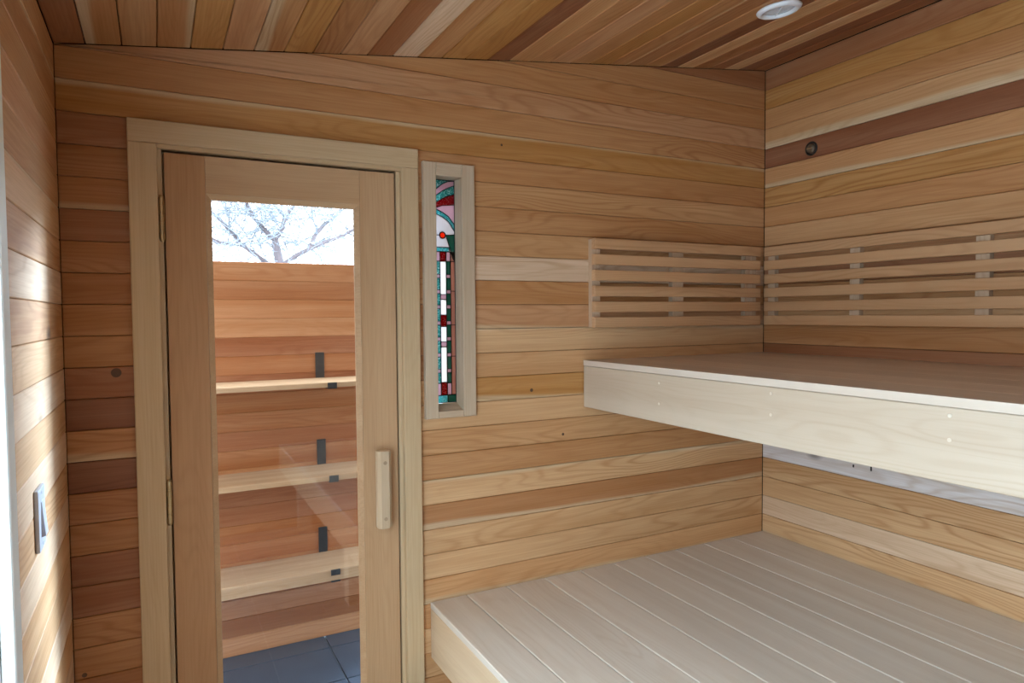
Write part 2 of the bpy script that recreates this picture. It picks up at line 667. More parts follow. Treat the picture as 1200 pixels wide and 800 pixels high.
# knots showing in a few boards
M_KNOT = plain('knot_wood', (0.10, 0.045, 0.02), 0.6, var=0.35, vscale=300)
for kx, kz, kr in ((-0.095, 1.388, 0.012), (1.018, 2.086, 0.004), (1.125, 1.272, 0.006), (-0.185, 0.62, 0.006), (1.25, 1.11, 0.005)):
    Mk_ = frame((kx, D, kz), (1, 0, 0), (0, 0, 1))
    MB().lathe([(kr, -0.002), (kr, 0.0001), (kr * 0.5, 0.0003), (0, 0.0003)], 18, Mk_).build('knot', M_KNOT, wall_back)

# ------------------------------------------------------------------ boards of the right wall
rw = {-4: 'R', -3: 'Y', -2: 'M', -1: 'L--', 0: 'D', 1: 'M-', 2: 'Y', 3: 'M', 4: 'L', 5: 'N', 6: 'R', 7: 'M', 8: 'L', 9: 'M', 10: 'R',
      11: 'M', 12: 'L', 13: 'M', 14: 'M', 15: 'B', 16: 'P', 17: 'P', 18: 'W', 19: 'P-', 20: 'M'}
for k in range(-4, 28):
    z1 = min(Z0 - PITCH * k - EX, zc(XR) - 0.002)
    z0 = max(Z0 - PITCH * (k + 1) + EX, 0.002)
    plank('board', rect(0, D - YB - 2 * G, 0, z1 - z0), BT, CH, frame((XR, D - G, z0), (0, -1, 0), (0, 0, 1)),
          M_CEDAR, tone(rw.get(k, 'M')), wall_right)

for y_, z_, h_ in ((1.521, 0.966, 0.022), (1.590, 0.966, 0.010)):
    MB().box(XR - 0.0006, XR + 0.002, y_ - 0.003, y_ + 0.003, z_, z_ + h_).build('nail_hole', M_DARKGAP, wall_right)

# ------------------------------------------------------------------ boards of the left wall
lw = ['L', 'M+', 'L', 'K', 'L', 'P+', 'L', 'W', 'L', 'P', 'W', 'P', 'W', 'P', 'W', 'P', 'P', 'W', 'P', 'W', 'P', 'P', 'W', 'L', 'K', 'L', 'K', 'L']  # middle rows paler: whiteness of the daylight patch put into their tones
for k in range(0, 28):
    z1 = min(Z0 - PITCH * k - EX, zc(XL) - 0.003)
    z0 = max(Z0 - PITCH * (k + 1) + EX, 0.002)
    spans = [(YB + G, D - G)] if k < 1 else ([(WY1 + 0.02, D - G), (YB + G, WY0 - 0.02)] if z1 > WZ0 - 0.02 else [(YB + G, D - G)])
    for y0, y1 in spans:
        plank('board', rect(0, y1 - y0, 0, z1 - z0), BT, CH, frame((XL, y0, z0), (0, 1, 0), (0, 0, 1)),
              M_CEDAR, tone(lw[k]), wall_left)

# ------------------------------------------------------------------ boards of the rear wall
for k in range(-4, 28):
    z1 = Z0 - PITCH * k - EX
    z0 = max(Z0 - PITCH * (k + 1) + EX, 0.002)
    poly = clip(rect(xa, xb, z0, z1), lambda p: zc(p[0]) - 0.001 - p[1])
    if len(poly) < 3:
        continue
    poly = [(xb - p[0], p[1] - z0) for p in poly][::-1]
    plank('board', poly, BT, CH, frame((xb, YB, z0), (-1, 0, 0), (0, 0, 1)), M_CEDAR, tone(random.choice('MMLNY')), wall_rear)

# ------------------------------------------------------------------ ceiling boards, running towards the door wall
cl = ['R', 'M--', 'L', 'M+', 'Y', 'K', 'M--', 'Y', 'N', 'K', 'R', 'W', 'M', 'Y', 'Y', 'D', 'L', 'M', 'K', 'M', 'Y', 'M+', 'N', 'M', 'D', 'P', 'N', 'R',
      'P', 'D', 'R']
cosl = math.cos(math.atan(SL))
for i, c in enumerate(cl):
    x0 = max(-0.140 + 0.0793 * (i - 1) + 0.001, XL + G)
    x1 = min(-0.140 + 0.0793 * i - 0.001, XR - G)
    if x1 - x0 < 0.004:
        continue
    W = (x1 - x0) / cosl
    plank('board', rect(0, D - YB - 2 * G, 0, W), BT, CH, frame((x0, YB + G, zc(x0)), (0, 1, 0), (1, 0, SL)),
          M_CEDAR, tone(c), ceiling)

# ------------------------------------------------------------------ sauna floor tiles
TP = 0.3225
xs = [XL] + [0.0975 + TP * i for i in range(0, 7)] + [XR]
ys = [YB + 0.002]
while ys[-1] + 0.6 < D:
    ys.append(ys[-1] + 0.6)
ys.append(D)
for i in range(len(xs) - 1):
    for j in range(len(ys) - 1):
        w, h = xs[i + 1] - xs[i] - 0.005, ys[j + 1] - ys[j] - 0.005
        if w < 0.02 or h < 0.02:
            continue
        plank('tile', rect(0, w, 0, h), 0.012, 0.0012, frame((xs[i] + 0.0025, ys[j] + 0.0025, 0.0), (1, 0, 0), (0, 1, 0)), M_TILE_IN, None, floor)

# ------------------------------------------------------------------ door casing
TC = (0.61, 0.45, 0.265, 0.5)
YC = D - 0.018
trim_1 = empty('trim_1', (0.333, D, 0), 'pale flat wood casing around the glass door', 'door trim', kind='structure')


def casing(parent, x0, x1, z0, z1, name, y=YC, t=0.0175, vertical=True, colr=TC, mat=None):
    if vertical:
        M = frame((x1, y, z0), (0, 0, 1), (-1, 0, 0))
        poly = rect(0, z1 - z0, 0, x1 - x0)
    else:
        M = frame((x0, y, z0), (1, 0, 0), (0, 0, 1))
        poly = rect(0, x1 - x0, 0, z1 - z0)
    j = 1 + random.uniform(-0.04, 0.04)
    return plank(name, poly, t, 0.002, M, mat or M_TRIM, (colr[0] * j, colr[1] * j, colr[2] * j, 0.5), parent)


casing(trim_1, -0.0555, 0.011, 0.001, 1.9775, 'side_casing')
casing(trim_1, 0.667, 0.7225, 0.001, 1.9775, 'side_casing')
casing(trim_1, -0.0555, 0.7225, 1.978, 2.037, 'head_casing', vertical=False)
# lower strip of the head casing down to the jamb
mbj = lambda *a: MB().box(*a, bev=0.0015)
mbj(0.0115, 0.6665, YC + 0.001, D, 1.9665, 1.9775).build('head_strip', M_TRIM, trim_1, TC, Matrix.Translation((0.0115, YC, 1.9665)))
mbj(0.0025, 0.0220, D + 0.0005, D + 0.20, 0.002, 1.9885).build('jamb', M_TRIM, trim_1, TC, frame((0.0025, D, 0.0), (0, 0, 1), (1, 0, 0)))
mbj(0.6560, 0.6755, D + 0.0005, D + 0.20, 0.002, 1.9885).build('jamb', M_TRIM, trim_1, TC, frame((0.656, D, 0.0), (0, 0, 1), (1, 0, 0)))
mbj(0.0225, 0.6555, D + 0.0005, D + 0.20, 1.9690, 1.9885).build('jamb', M_TRIM, trim_1, TC, Matrix.Translation((0.0225, D, 1.969)))
# door stops against which the leaf closes
mbj(0.0225, 0.0345, D + 0.0463, D + 0.085, 0.002, 1.9685).build('door_stop', M_TRIM, trim_1, TC, frame((0.0225, D, 0.0), (0, 0, 1), (1, 0, 0)))
mbj(0.6435, 0.6555, D + 0.0463, D + 0.085, 0.002, 1.9685).build('door_stop', M_TRIM, trim_1, TC, frame((0.6435, D, 0.0), (0, 0, 1), (1, 0, 0)))

mbj(0.0350, 0.6430, D + 0.0463, D + 0.085, 1.9500, 1.9685).build('door_stop', M_TRIM, trim_1, TC, Matrix.Translation((0.035, D, 1.95)))

# ------------------------------------------------------------------ the door
SY = D + 0.004       # room face of the leaf
DT = 0.042
door = empty('door_1', (0.339, SY, 0.008), 'fir framed glass door with wooden bar handle and brass hinges', 'door', kind='structure')
FIR = (0.50, 0.27, 0.122, 0.5)
FIR2 = (0.56, 0.35, 0.185, 0.5)
GX0, GX1, GZ0, GZ1 = 0.140, 0.528, 0.235, 1.846


def slab(x0, x1, z0, z1, name, vertical, colr):
    if vertical:
        M = frame((x1, SY, z0), (0, 0, 1), (-1, 0, 0))
        poly = rect(0, z1 - z0, 0, x1 - x0)
    else:
        M = frame((x0, SY, z0), (1, 0, 0), (0, 0, 1))
        poly = rect(0, x1 - x0, 0, z1 - z0)
    return plank(name, poly, DT, 0.0008, M, M_TRIM, colr, door)


slab(0.027, 0.1248, 0.008, 1.961, 'stile', True, FIR)
slab(0.5442, 0.6515, 0.008, 1.961, 'stile', True, FIR2)
slab(0.1252, 0.5438, GZ1 + 0.015, 1.961, 'rail', False, FIR2)
slab(0.1252, 0.5438, 0.008, GZ0 - 0.015, 'rail', False, FIR2)


def bead(p, colr=FIR2):
    """sloping strip between the frame face and the pane: four (x, z) corners, outer pair first"""
    (ax, az), (bx, bz), (cx, cz), (dx, dz) = p
    d = 0.012
    b2 = MB()
    b2.hull([[Vector((ax, SY + 0.001, az)), Vector((bx, SY + 0.001, bz)), Vector((bx, SY + d + 0.004, bz)), Vector((ax, SY + d + 0.004, az))],
             [Vector((dx, SY + d - 0.002, dz)), Vector((cx, SY + d - 0.002, cz)), Vector((cx, SY + d + 0.004, cz)), Vector((dx, SY + d + 0.004, dz))]])
    return b2.build('glazing_bead', M_TRIM, door, colr, Matrix.Translation((ax, SY, az)))


o0, o1, q0, q1 = 0.1255, 0.5435, GZ0 - 0.0147, GZ1 + 0.0147
bead([(o0, q0), (o0, q1), (GX0, GZ1), (GX0, GZ0)])
bead([(o1, q1), (o1, q0), (GX1, GZ0), (GX1, GZ1)])
bead([(o0, q1), (o1, q1), (GX1, GZ1), (GX0, GZ1)])
bead([(o1, q0), (o0, q0), (GX0, GZ0), (GX1, GZ0)])
MB().box(o0 + 0.002, o1 - 0.002, SY + 0.0165, SY + 0.0225, q0 + 0.002, q1 - 0.002).build('glass_pane', M_GLASS, door)

# handle: chamfered wooden bar on two short blocks
hx, hy = 0.596, SY - 0.030
hb = MB()
oc = [(-0.022, -0.008), (-0.012, -0.019), (0.012, -0.019), (0.022, -0.008), (0.022, 0.010), (0.014, 0.016), (-0.014, 0.016), (-0.022, 0.010)]
hb.hull([[Vector((hx + x * s, hy + y * s, z)) for x, y in oc] for z, s in ((0.888, 0.9), (0.891, 1), (1.120, 1), (1.123, 0.9))])
hd = hb.build('handle', M_TRIM, door, (0.60, 0.46, 0.31, 0.5), frame((hx, hy, 0.888), (0, 0, 1), (1, 0, 0)))
for z in (0.918, 1.088):
    MB().box(hx - 0.013, hx + 0.013, hy + 0.0162, SY - 0.0002, z - 0.014, z + 0.014).build('standoff', M_TRIM, hd, (0.55, 0.42, 0.28, 0.5))
    Mp = frame((hx, hy - 0.019, z), (1, 0, 0), (0, 0, 1))
    MB().lathe([(0.0055, -0.001), (0.0055, 0.0008), (0.0045, 0.0016), (0, 0.0016)], 16, Mp).build('screw_plug', M_TRIM, hd, (0.42, 0.30, 0.19, 0.5))
# hinges: knuckled barrels with leaves
for z0_, z1_ in ((1.732, 1.842), (0.983, 1.095)):
    hg = MB()
    xh, yh = 0.0185, D - 0.007
    seg = (z1_ - z0_) / 5
    prof = [(0, z0_ - 0.006), (0.004, z0_ - 0.005), (0.0065, z0_)]
    for i in range(5):
        prof += [(0.0068, z0_ + seg * i + 0.0006), (0.0068, z0_ + seg * (i + 1) - 0.0006), (0.0056, z0_ + seg * (i + 1))]
    prof += [(0.0065, z1_), (0.004, z1_ + 0.005), (0, z1_ + 0.006)]
    hg.lathe(prof, 14, Matrix.Translation((xh, yh, 0)))
    hg.box(xh - 0.001, xh + 0.0065, yh + 0.004, SY - 0.0002, z0_, z1_)
    hg.build('hinge', M_BRASS, door)
# strike plate on the latch side jamb
MB().box(0.6535, 0.6562, D + 0.001, D + 0.020, 1.680, 1.737, 0.0006).build('strike_plate', M_BRASS, trim_1)

# ------------------------------------------------------------------ narrow stained-glass window
win = empty('window_1', (0.8235, D, 1.203), 'narrow stained-glass slot window in a pale wood frame', 'stained-glass window', kind='structure')
WC = (0.60, 0.475, 0.34, 0.5)
cx0, cx1, cz0, cz1 = 0.738, 0.911, 1.2035, 2.0045
casing(win, cx0, VX0, cz0, cz1, 'side_casing', colr=WC)
casing(win, VX1, cx1, cz0, cz1, 'side_casing', colr=WC)
casing(win, VX0 + 0.0005, VX1 - 0.0005, VZ1, cz1, 'head_casing', vertical=False, colr=WC)
casing(win, VX0 + 0.0005, VX1 - 0.0005, cz0, VZ0, 'sill_casing', vertical=False, colr=WC)
GY = D + 0.045
for x0, x1 in ((VX0 - 0.0115, VX0), (VX1, VX1 + 0.0115)):
    MB().box(x0, x1, D, T1, VZ0 - 0.0115, VZ1 + 0.0115).build('jamb_lining', M_TRIM, win, WC, frame((x0, D, VZ0), (0, 0, 1), (1, 0, 0)))
MB().box(VX0 + 0.0005, VX1 - 0.0005, D, T1, VZ1 + 0.0005, VZ1 + 0.0115).build('jamb_lining', M_TRIM, win, WC)
sl = MB()
sl.prism([(D, VZ0 - 0.011), (T1, VZ0 - 0.011), (T1, VZ0 - 0.004), (GY + 0.006, VZ0 + 0.016), (GY - 0.004, VZ0 + 0.016), (D, VZ0)], VX0 + 0.0005, VX1 - 0.0005,
         Matrix(((0, 0, 1, 0), (1, 0, 0, 0), (0, 1, 0, 0), (0, 0, 0, 1))))
sl.build('sill', M_TRIM, win, WC)

A_WHITE = art_glass('white_textured_glass', (0.95, 0.96, 0.97), 0.25)
A_GREEN = art_glass('green_glass', (0.045, 0.20, 0.15), 0.35)
A_TEAL = art_glass('mottled_teal_glass', (0.06, 0.30, 0.28), 0.3, 0.8)
A_AQUA = art_glass('aqua_glass', (0.11, 0.40, 0.41), 0.3, 0.6)
A_RED = art_glass('dark_red_glass', (0.30, 0.012, 0.02), 0.35, 0.22)
A_PINK = art_glass('pink_opal_glass', (0.62, 0.46, 0.52), 0.15)
A_PALE = art_glass('pale_opal_glass', (0.66, 0.64, 0.66), 0.15)
A_CLEAR = art_glass('rose_glass', (0.50, 0.30, 0.24), 0.25)
A_JEWEL = art_glass('orange_jewel_glass', (0.85, 0.10, 0.02), 0.3, 0.2)
came = MB()
cxm = 0.8250
gx0, gx1 = VX0 + 0.0008, VX1 - 0.0008
Mg = frame((0, GY, 0), (1, 0, 0), (0, 0, 1))


def piece(poly, mat, name='glass_piece'):
    p = MB()
    p.prism(poly, -0.003, 0.0, Mg)
    p.build(name, mat, win)
    n = len(poly)
    for i in range(n):
        a, b = Vector(poly[i]), Vector(poly[(i + 1) % n])
        d = b - a
        if d.length < 1e-5:
            continue
        d.normalize()
        w = 0.0011
        nn = Vector((-d.y, d.x)) * w
        a2, b2 = a - d * w * 0.5, b + d * w * 0.5
        came.prism([tuple(a2 + nn), tuple(a2 - nn), tuple(b2 - nn), tuple(b2 + nn)], -0.0042, 0.0012, Mg)


def R(x0, x1, z0, z1, mat):
    piece(rect(max(x0, gx0), min(x1, gx1), z0, z1), mat)


# column of white panes with red and lavender squares
for z1, z0, mt in ((1.734, 1.703, A_RED), (1.703, 1.596, A_WHITE), (1.596, 1.580, A_PINK), (1.580, 1.530, A_WHITE), (1.530, 1.492, A_RED),
                   (1.492, 1.443, A_WHITE), (1.443, 1.426, A_PINK), (1.426, 1.311, A_WHITE), (1.311, 1.269, A_RED)):
    R(cxm - 0.0105, cxm + 0.0105, z0, z1, mt)
# green borders with small pink squares
zz = 1.703
for zp in (1.655, 1.605, 1.556, 1.504, 1.452, 1.400, 1.348):
    for s in (-1, 1):
        a, b = sorted((cxm + s * 0.0105, cxm + s * 0.0255))
        R(a, b, zp + 0.006, zz, A_GREEN if s > 0 else A_TEAL)
        R(a, b, zp - 0.006, zp + 0.006, A_PINK)
    zz = zp - 0.006
for s in (-1, 1):
    a, b = sorted((cxm + s * 0.0105, cxm + s * 0.0255))
    R(a, b, 1.308, zz, A_GREEN if s > 0 else A_TEAL)
    R(a, b, 1.269, 1.308, A_PINK)
    R(a, b, 1.703, 1.734, A_PINK)
# clear outer strips in three lengths
for s in (-1, 1):
    a, b = (cxm + 0.0255, gx1) if s > 0 else (gx0, cxm - 0.0255)
    for z0, z1 in ((1.269, 1.395), (1.395, 1.497), (1.497, 1.607), (1.607, 1.703)):
        R(a, b, z0, z1, A_CLEAR)
    R(a, b, 1.703, 1.734, A_CLEAR if s > 0 else A_PINK)
R(gx0, cxm + 0.012, 1.2445, 1.269, A_AQUA)
R(cxm + 0.012, gx1, 1.2445, 1.269, A_GREEN)


# arched head: bands sweeping round a jewel
def arc(r0, r1, a0, a1, c, n=10):
    pts = []
    for i in range(n + 1):
        t = math.radians(a0 + (a1 - a0) * i / n)
        pts.append((c[0] + r1 * math.cos(t), c[1] + r1 * math.sin(t)))
    for i in range(n, -1, -1):
        t = math.radians(a0 + (a1 - a0) * i / n)
        pts.append((c[0] + r0 * math.cos(t), c[1] + r0 * math.sin(t)))
    return pts


def curve_band(lo, hi, mat):
    """band between two edge curves given as heights at five stations across the glass"""
    n = 8
    xs_ = [gx0 + (gx1 - gx0) * i / n for i in range(n + 1)]

    def val(c, x):
        t = (x - gx0) / (gx1 - gx0) * (len(c) - 1)
        i = min(int(t), len(c) - 2)
        return c[i] + (c[i + 1] - c[i]) * (t - i)
    piece([(x, val(lo, x)) for x in xs_] + [(x, val(hi, x)) for x in reversed(xs_)], mat)


c0 = [1.734] * 5
c1 = [1.748] * 5
R(gx0, cxm + 0.022, 1.734, 1.748, A_AQUA)
k2 = [1.850, 1.855, 1.846, 1.832, 1.800]
k3 = [1.862, 1.870, 1.861, 1.848, 1.822]
k4 = [1.868, 1.874, 1.882, 1.884, 1.886]
k5 = [1.878, 1.890, 1.904, 1.914, 1.920]
k6 = [1.905, 1.912, 1.928, 1.940, 1.948]
k7 = [1.925, 1.932, 1.950, 1.960, 1.9632]
# pale field round the jewel, leaf at its right
jc, jr = (cxm - 0.001, 1.787), 0.0105
n = 8
xs_ = [gx0 + (gx1 - gx0) * i / n for i in range(n + 1)]
top = []
for x in xs_:
    t = (x - gx0) / (gx1 - gx0) * 4
    i = min(int(t), 3)
    top.append((x, k2[i] + (k2[i + 1] - k2[i]) * (t - i)))
leaf = [(cxm + 0.010, 1.787), (gx1, 1.790), (gx1, 1.704), (cxm + 0.034, 1.712), (cxm + 0.024, 1.748), (cxm + 0.017, 1.768)]
piece(leaf, A_GREEN)
low = [(gx0, 1.748), (cxm + 0.024, 1.748), (cxm + 0.017, 1.768), (cxm + 0.010, 1.787), (cxm + jr - 0.001, 1.787)]
low += [(jc[0] + jr * math.cos(math.radians(a)), jc[1] + jr * math.sin(math.radians(a))) for a in range(-15, -181, -15)]
low += [(gx0, 1.787)]
piece(low, A_PALE)
upp = [(gx0, 1.787), (jc[0] - jr, 1.787)]
upp += [(jc[0] + jr * math.cos(math.radians(a)), jc[1] + jr * math.sin(math.radians(a))) for a in range(165, -1, -15)]
upp += [(cxm + 0.012, 1.787), (gx1, 1.790)] + top[::-1]
piece(upp, A_PALE)
piece([(jc[0] + (jr - 0.001) * math.cos(math.radians(a)), jc[1] + (jr - 0.001) * math.sin(math.radians(a))) for a in range(0, 360, 20)], A_JEWEL, 'jewel')
curve_band(k2, k3, A_AQUA)
curve_band(k3, k4, A_PINK)
curve_band(k4, k5, A_RED)
curve_band(k5, k6, A_TEAL)
curve_band(k6, k7, A_PINK)
curve_band(k7, [1.9634] * 5, A_TEAL)
came.build('lead_came', M_LEAD, win)

# ------------------------------------------------------------------ tall window in the left wall
win2 = empty('window_2', (XL, (WY0 + WY1) / 2, WZ0), 'tall bright window with pale frame at the left edge of the view', 'window', kind='structure')
XC = XL + 0.018


def wcas(y0, y1, z0, z1, name, vertical):
    if vertical:
        M = frame((XC, y1, z0), (0, 0, 1), (0, -1, 0))
        M = frame((XC, y0, z0), (0, 1, 0), (0, 0, 1))
    else:
        M = frame((XC, y0, z0), (0, 1, 0), (0, 0, 1))
    plank(name, rect(0, y1 - y0, 0, z1 - z0), 0.0175, 0.002, M, M_FRAME, None, win2)


cw = 0.05
wcas(WY1 + 0.003, WY1 + 0.003 + cw, WZ0 - cw, WZ1 + cw, 'side_casing', True)
wcas(WY0 - 0.003 - cw, WY0 - 0.003, WZ0 - cw, WZ1 + cw, 'side_casing', True)
wcas(WY0 - 0.0025, WY1 + 0.0025, WZ1 + 0.003, WZ1 + cw, 'head_casing', False)
wcas(WY0 - 0.0025, WY1 + 0.0025, WZ0 - cw, WZ0 - 0.003, 'sill_casing', False)
xo, xi = X0, XL - 0.0005
for y0, y1, z0, z1 in ((WY1, WY1 + 0.0195, WZ0 - 0.0195, WZ1 + 0.0195), (WY0 - 0.0195, WY0, WZ0 - 0.0195, WZ1 + 0.0195),
                       (WY0 + 0.0002, WY1 - 0.0002, WZ1, WZ1 + 0.0195), (WY0 + 0.0002, WY1 - 0.0002, WZ0 - 0.0195, WZ0)):
    MB().box(xo, xi, y0, y1, z0, z1, 0.001).build('jamb_lining', M_FRAME, win2)
sx0, sx1 = XL - 0.125, XL - 0.085
sw = 0.045
for y0, y1, z0, z1, nm in ((WY1 - sw, WY1 - 0.0005, WZ0 + 0.0005, WZ1 - 0.0005, 'sash_stile'), (WY0 + 0.0005, WY0 + sw, WZ0 + 0.0005, WZ1 - 0.0005, 'sash_stile'),
                           (WY0 + sw, WY1 - sw, WZ1 - sw, WZ1 - 0.0005, 'sash_rail'), (WY0 + sw, WY1 - sw, WZ0 + 0.0005, WZ0 + sw, 'sash_rail')):
    MB().box(sx0, sx1, y0, y1, z0, z1, 0.002).build(nm, M_FRAME, win2)
MB().box(XL - 0.108, XL - 0.102, WY0 + sw - 0.005, WY1 - sw + 0.005, WZ0 + sw - 0.005, WZ1 - sw + 0.005).build('glass_pane', M_GLASS, win2)

# ------------------------------------------------------------------ benches
BY0 = YB + 0.03
BYL = D - 0.003


def bench(name, label, x0, z_top, z_low, joints, pale, fcol, plugs, gap, ease):
    root = empty(name, ((x0 + XR) / 2, (BY0 + BYL) / 2, z_low), label, 'bench', 'stepped sauna benches')
    L = BYL - BY0
    tb = 0.019
    for i in range(len(joints) - 1):
        a, b = joints[i] + gap, joints[i + 1] - gap
        j = 1 + random.uniform(-0.07, 0.07)
        c = (pale[0] * j, pale[1] * j, pale[2] * j, 0.5)
        plank('top_board', rect(0, L, 0, b - a), tb, ease, frame((a, BYL, z_top), (0, -1, 0), (1, 0, 0)), M_BENCH, c, root)
    # front fascia standing under the front board
    f = plank('fascia', rect(0, L, 0, z_top - tb - 0.0012 - z_low), 0.03, 0.002, frame((x0 + 0.001, BYL, z_low), (0, -1, 0), (0, 0, 1)), M_BENCH, fcol, root)
    for y, z in plugs:
        Mp = frame((x0 + 0.001, y, z), (0, -1, 0), (0, 0, 1))
        MB().lathe([(0.0042, -0.002), (0.0042, 0.0005), (0.0034, 0.001), (0, 0.001)], 14, Mp).build('screw_plug', M_BENCH, f, (0.72, 0.62, 0.49, 0.5))
    # carrying frame: joists across, ledger on the wall
    MB().box(XR - 0.04, XR - 0.002, BY0, BYL, z_low + 0.03, z_top - tb - 0.001).build('ledger', M_BENCH, root, pale + (0.5,), frame((XR - 0.04, BY0, z_low), (0, 1, 0), (0, 0, 1)))
    for y in (-0.6, 0.0, 0.6, 1.2, 1.8):
        MB().box(x0 + 0.032, XR - 0.041, y - 0.02, y + 0.02, z_low + 0.03, z_top - tb - 0.001).build('joist', M_BENCH, root, pale + (0.5,), Matrix.Translation((x0, y, z_low)))
    return root


bench('upper_bench', 'high pale wood bench under the slatted backrests', 1.334, 1.367, 1.201,
      [1.334, 1.483, 1.632, 1.781, 1.930, 2.079, XR - 0.002], (0.72, 0.61, 0.50), (0.58, 0.47, 0.355, 0.5),
      [(1.597, 1.320), (1.597, 1.258), (1.177, 1.331), (1.177, 1.278), (0.752, 1.331), (0.752, 1.284), (0.33, 1.331), (0.33, 1.284)], 0.0002, 0.0006)
lb = bench('lower_bench', 'wide low pale wood bench platform beside the glass door', 0.749, 0.617, 0.437,
           [0.749, 0.874, 1.020, 1.1665, 1.313, 1.4595, 1.606, 1.7525, 1.899, 2.0455, XR - 0.002], (0.76, 0.70, 0.62), (0.70, 0.53, 0.35, 0.5), [], 0.0012, 0.0024)
for y in (-0.9, 0.5, 1.85):
    MB().box(0.86, 0.95, y - 0.045, y + 0.045, 0.001, 0.4665, 0.003).build('post', M_BENCH, lb, (0.6, 0.46, 0.33, 0.5), frame((0.86, y, 0), (0, 0, 1), (1, 0, 0)))

# ------------------------------------------------------------------ slatted backrests
SC = (0.58, 0.325, 0.155)
slat_z = [1.757 - 0.0552 * i for i in range(6)]
SH = 0.037


def backrest(name, label, origin, length, battens, axis):
    """axis 'x': on the door wall running to the right; 'y': on the right wall running towards the viewer"""
    root = empty(name, (origin[0], origin[1], slat_z[-1]), label, 'backrest', 'slatted backrests')
    xd = (1, 0, 0) if axis == 'x' else (0, -1, 0)
    nrm = Vector(xd).cross(Vector((0, 0, 1)))
    base = Vector((origin[0], origin[1], 0))
    for i, z in enumerate(slat_z):
        j = 1 + random.uniform(-0.09, 0.09)
        c = (SC[0] * j, SC[1] * j, SC[2] * j, 0.5)
        plank('slat', rect(0, length, 0, SH), 0.018, 0.0015, frame(base + nrm * 0.040 + Vector((0, 0, z)), xd, (0, 0, 1)), M_SLAT, c, root)
    zb, zt = slat_z[-1] + 0.002, slat_z[0] + SH - 0.002
    for a, b in battens:
        M = frame(base + nrm * 0.0218 + Vector(xd) * b + Vector((0, 0, zb)), (0, 0, 1), -Vector(xd))
        plank('batten', rect(0, zt - zb, 0, b - a), 0.0213, 0.001, M, M_SLAT, (0.58, 0.40, 0.26, 0.5), root)
    return root


bx = 1.358
backrest('slatted_backrest', 'short slatted wood backrest on the door wall, in the corner', (bx, D, 0), 2.168 - bx,
         [(0.0005, 0.036), (1.723 - bx, 1.777 - bx), (2.099 - bx, 2.161 - bx)], 'x')
by = 1.972
backrest('slatted_backrest', 'long slatted wood backrest on the right wall above the high bench', (XR, by, 0), by - (-0.35),
         [(by - 1.966, by - 1.932), (by - 1.599, by - 1.560), (by - 1.177, by - 1.137), (by - 0.76, by - 0.72), (by - 0.34, by - 0.30), (by + 0.08, by + 0.12), (by + 0.31, by + 0.345)], 'y')

# ------------------------------------------------------------------ switch, round cap, ceiling lamp
sw_ = empty('light_switch', (XL, 1.527, 1.10), 'pale bluish-grey rocker light switch on the left board wall', 'light switch')
MB().box(XL + 0.0003, XL + 0.008, 1.488, 1.566, 1.098, 1.213, 0.003).build('cover_plate', M_SWITCH, sw_)
rk = MB()
rk.hull([[Vector((XL + 0.0075, y, z)) for y, z in ((1.510, 1.122), (1.544, 1.122), (1.544, 1.189), (1.510, 1.189))],
         [Vector((XL + (0.0145 if z < 1.15 else 0.0095), y, z)) for y, z in ((1.512, 1.124), (1.542, 1.124), (1.542, 1.187), (1.512, 1.187))]])
rk.build('rocker', M_SWITCH, sw_)
for z in (1.107, 1.204):
    MB().lathe([(0.003, 0), (0.003, 0.0008), (0, 0.001)], 12, frame((XL + 0.008, 1.527, z), (0, 1, 0), (0, 0, 1))).build('screw', M_WHITE, sw_)

Mk = frame((XR, 1.782, 2.153), (0, -1, 0), (0, 0, 1))
kn = empty('vent_cap', (XR, 1.782, 2.153), 'small round bronze cap in the red-brown board high on the right wall', 'wall cap')
MB().lathe([(0.019, 0.0003), (0.026, 0.0003), (0.027, 0.003), (0.024, 0.006), (0.0205, 0.005), (0.019, 0.0015)], 32, Mk).build('ring', M_DARKGAP, kn, smooth=True)
MB().lathe([(0.0175, 0.0004), (0.0178, 0.007), (0.014, 0.0105), (0.007, 0.012), (0, 0.0124)], 32, Mk).build('cap', M_BRONZE, kn, smooth=True)
MB().prism(rect(-0.012, 0.012, -0.0015, 0.0015), 0.010, 0.0132, Mk).build('slot_bar', M_BRASS, kn)

lx, ly = 1.686, 1.468
nl = Vector((SL, 0, -1)).normalized()
Ml = frame((lx, ly, zc(lx)), (0, 1, 0), (1, 0, SL))
dl = empty('ceiling_downlight', (lx, ly, zc(lx)), 'round white recessed-style downlight on the ceiling boards', 'ceiling light')
MB().lathe([(0.046, 0.0003), (0.063, 0.0003), (0.0655, 0.003), (0.063, 0.008), (0.056, 0.0125), (0.049, 0.012), (0.046, 0.004)], 48, Ml).build('trim_ring', M_WHITE, dl, smooth=True)
MB().lathe([(0.0458, 0.0006), (0.0458, 0.004), (0.030, 0.0065), (0, 0.0075)], 48, Ml).build('lens', M_LENS, dl, smooth=True)
MB().prism(rect(-0.043, 0.043, -0.0012, 0.0012), 0.006, 0.0095, Ml @ Matrix.Rotation(0.6, 4, 'Z')).build('wire_clip', M_WHITE, dl)

# ------------------------------------------------------------------ outside: patio, screen fence, shelves
patio = struct('patio_floor', MB().box(-1.75, 1.30, D + 0.175, 3.42, -0.12, 0.003), M_GROUT, 'dark slate patio floor seen through the door glass', 'patio')
y = D + 0.18
for j in range(4):
    for i in range(5):
        plank('tile', rect(0, 0.594, 0, 0.294), 0.012, 0.0012, frame((-1.73 + 0.6 * i, y + 0.3 * j, 0.016), (1, 0, 0), (0, 1, 0)), M_TILE, None, patio)
ground = struct('ground', MB().box(-40, 40, -40, 40, -0.3, -0.125), M_GROUND, 'unseen ground outside the building, paled to bounce light in', 'ground')

FY = 3.2
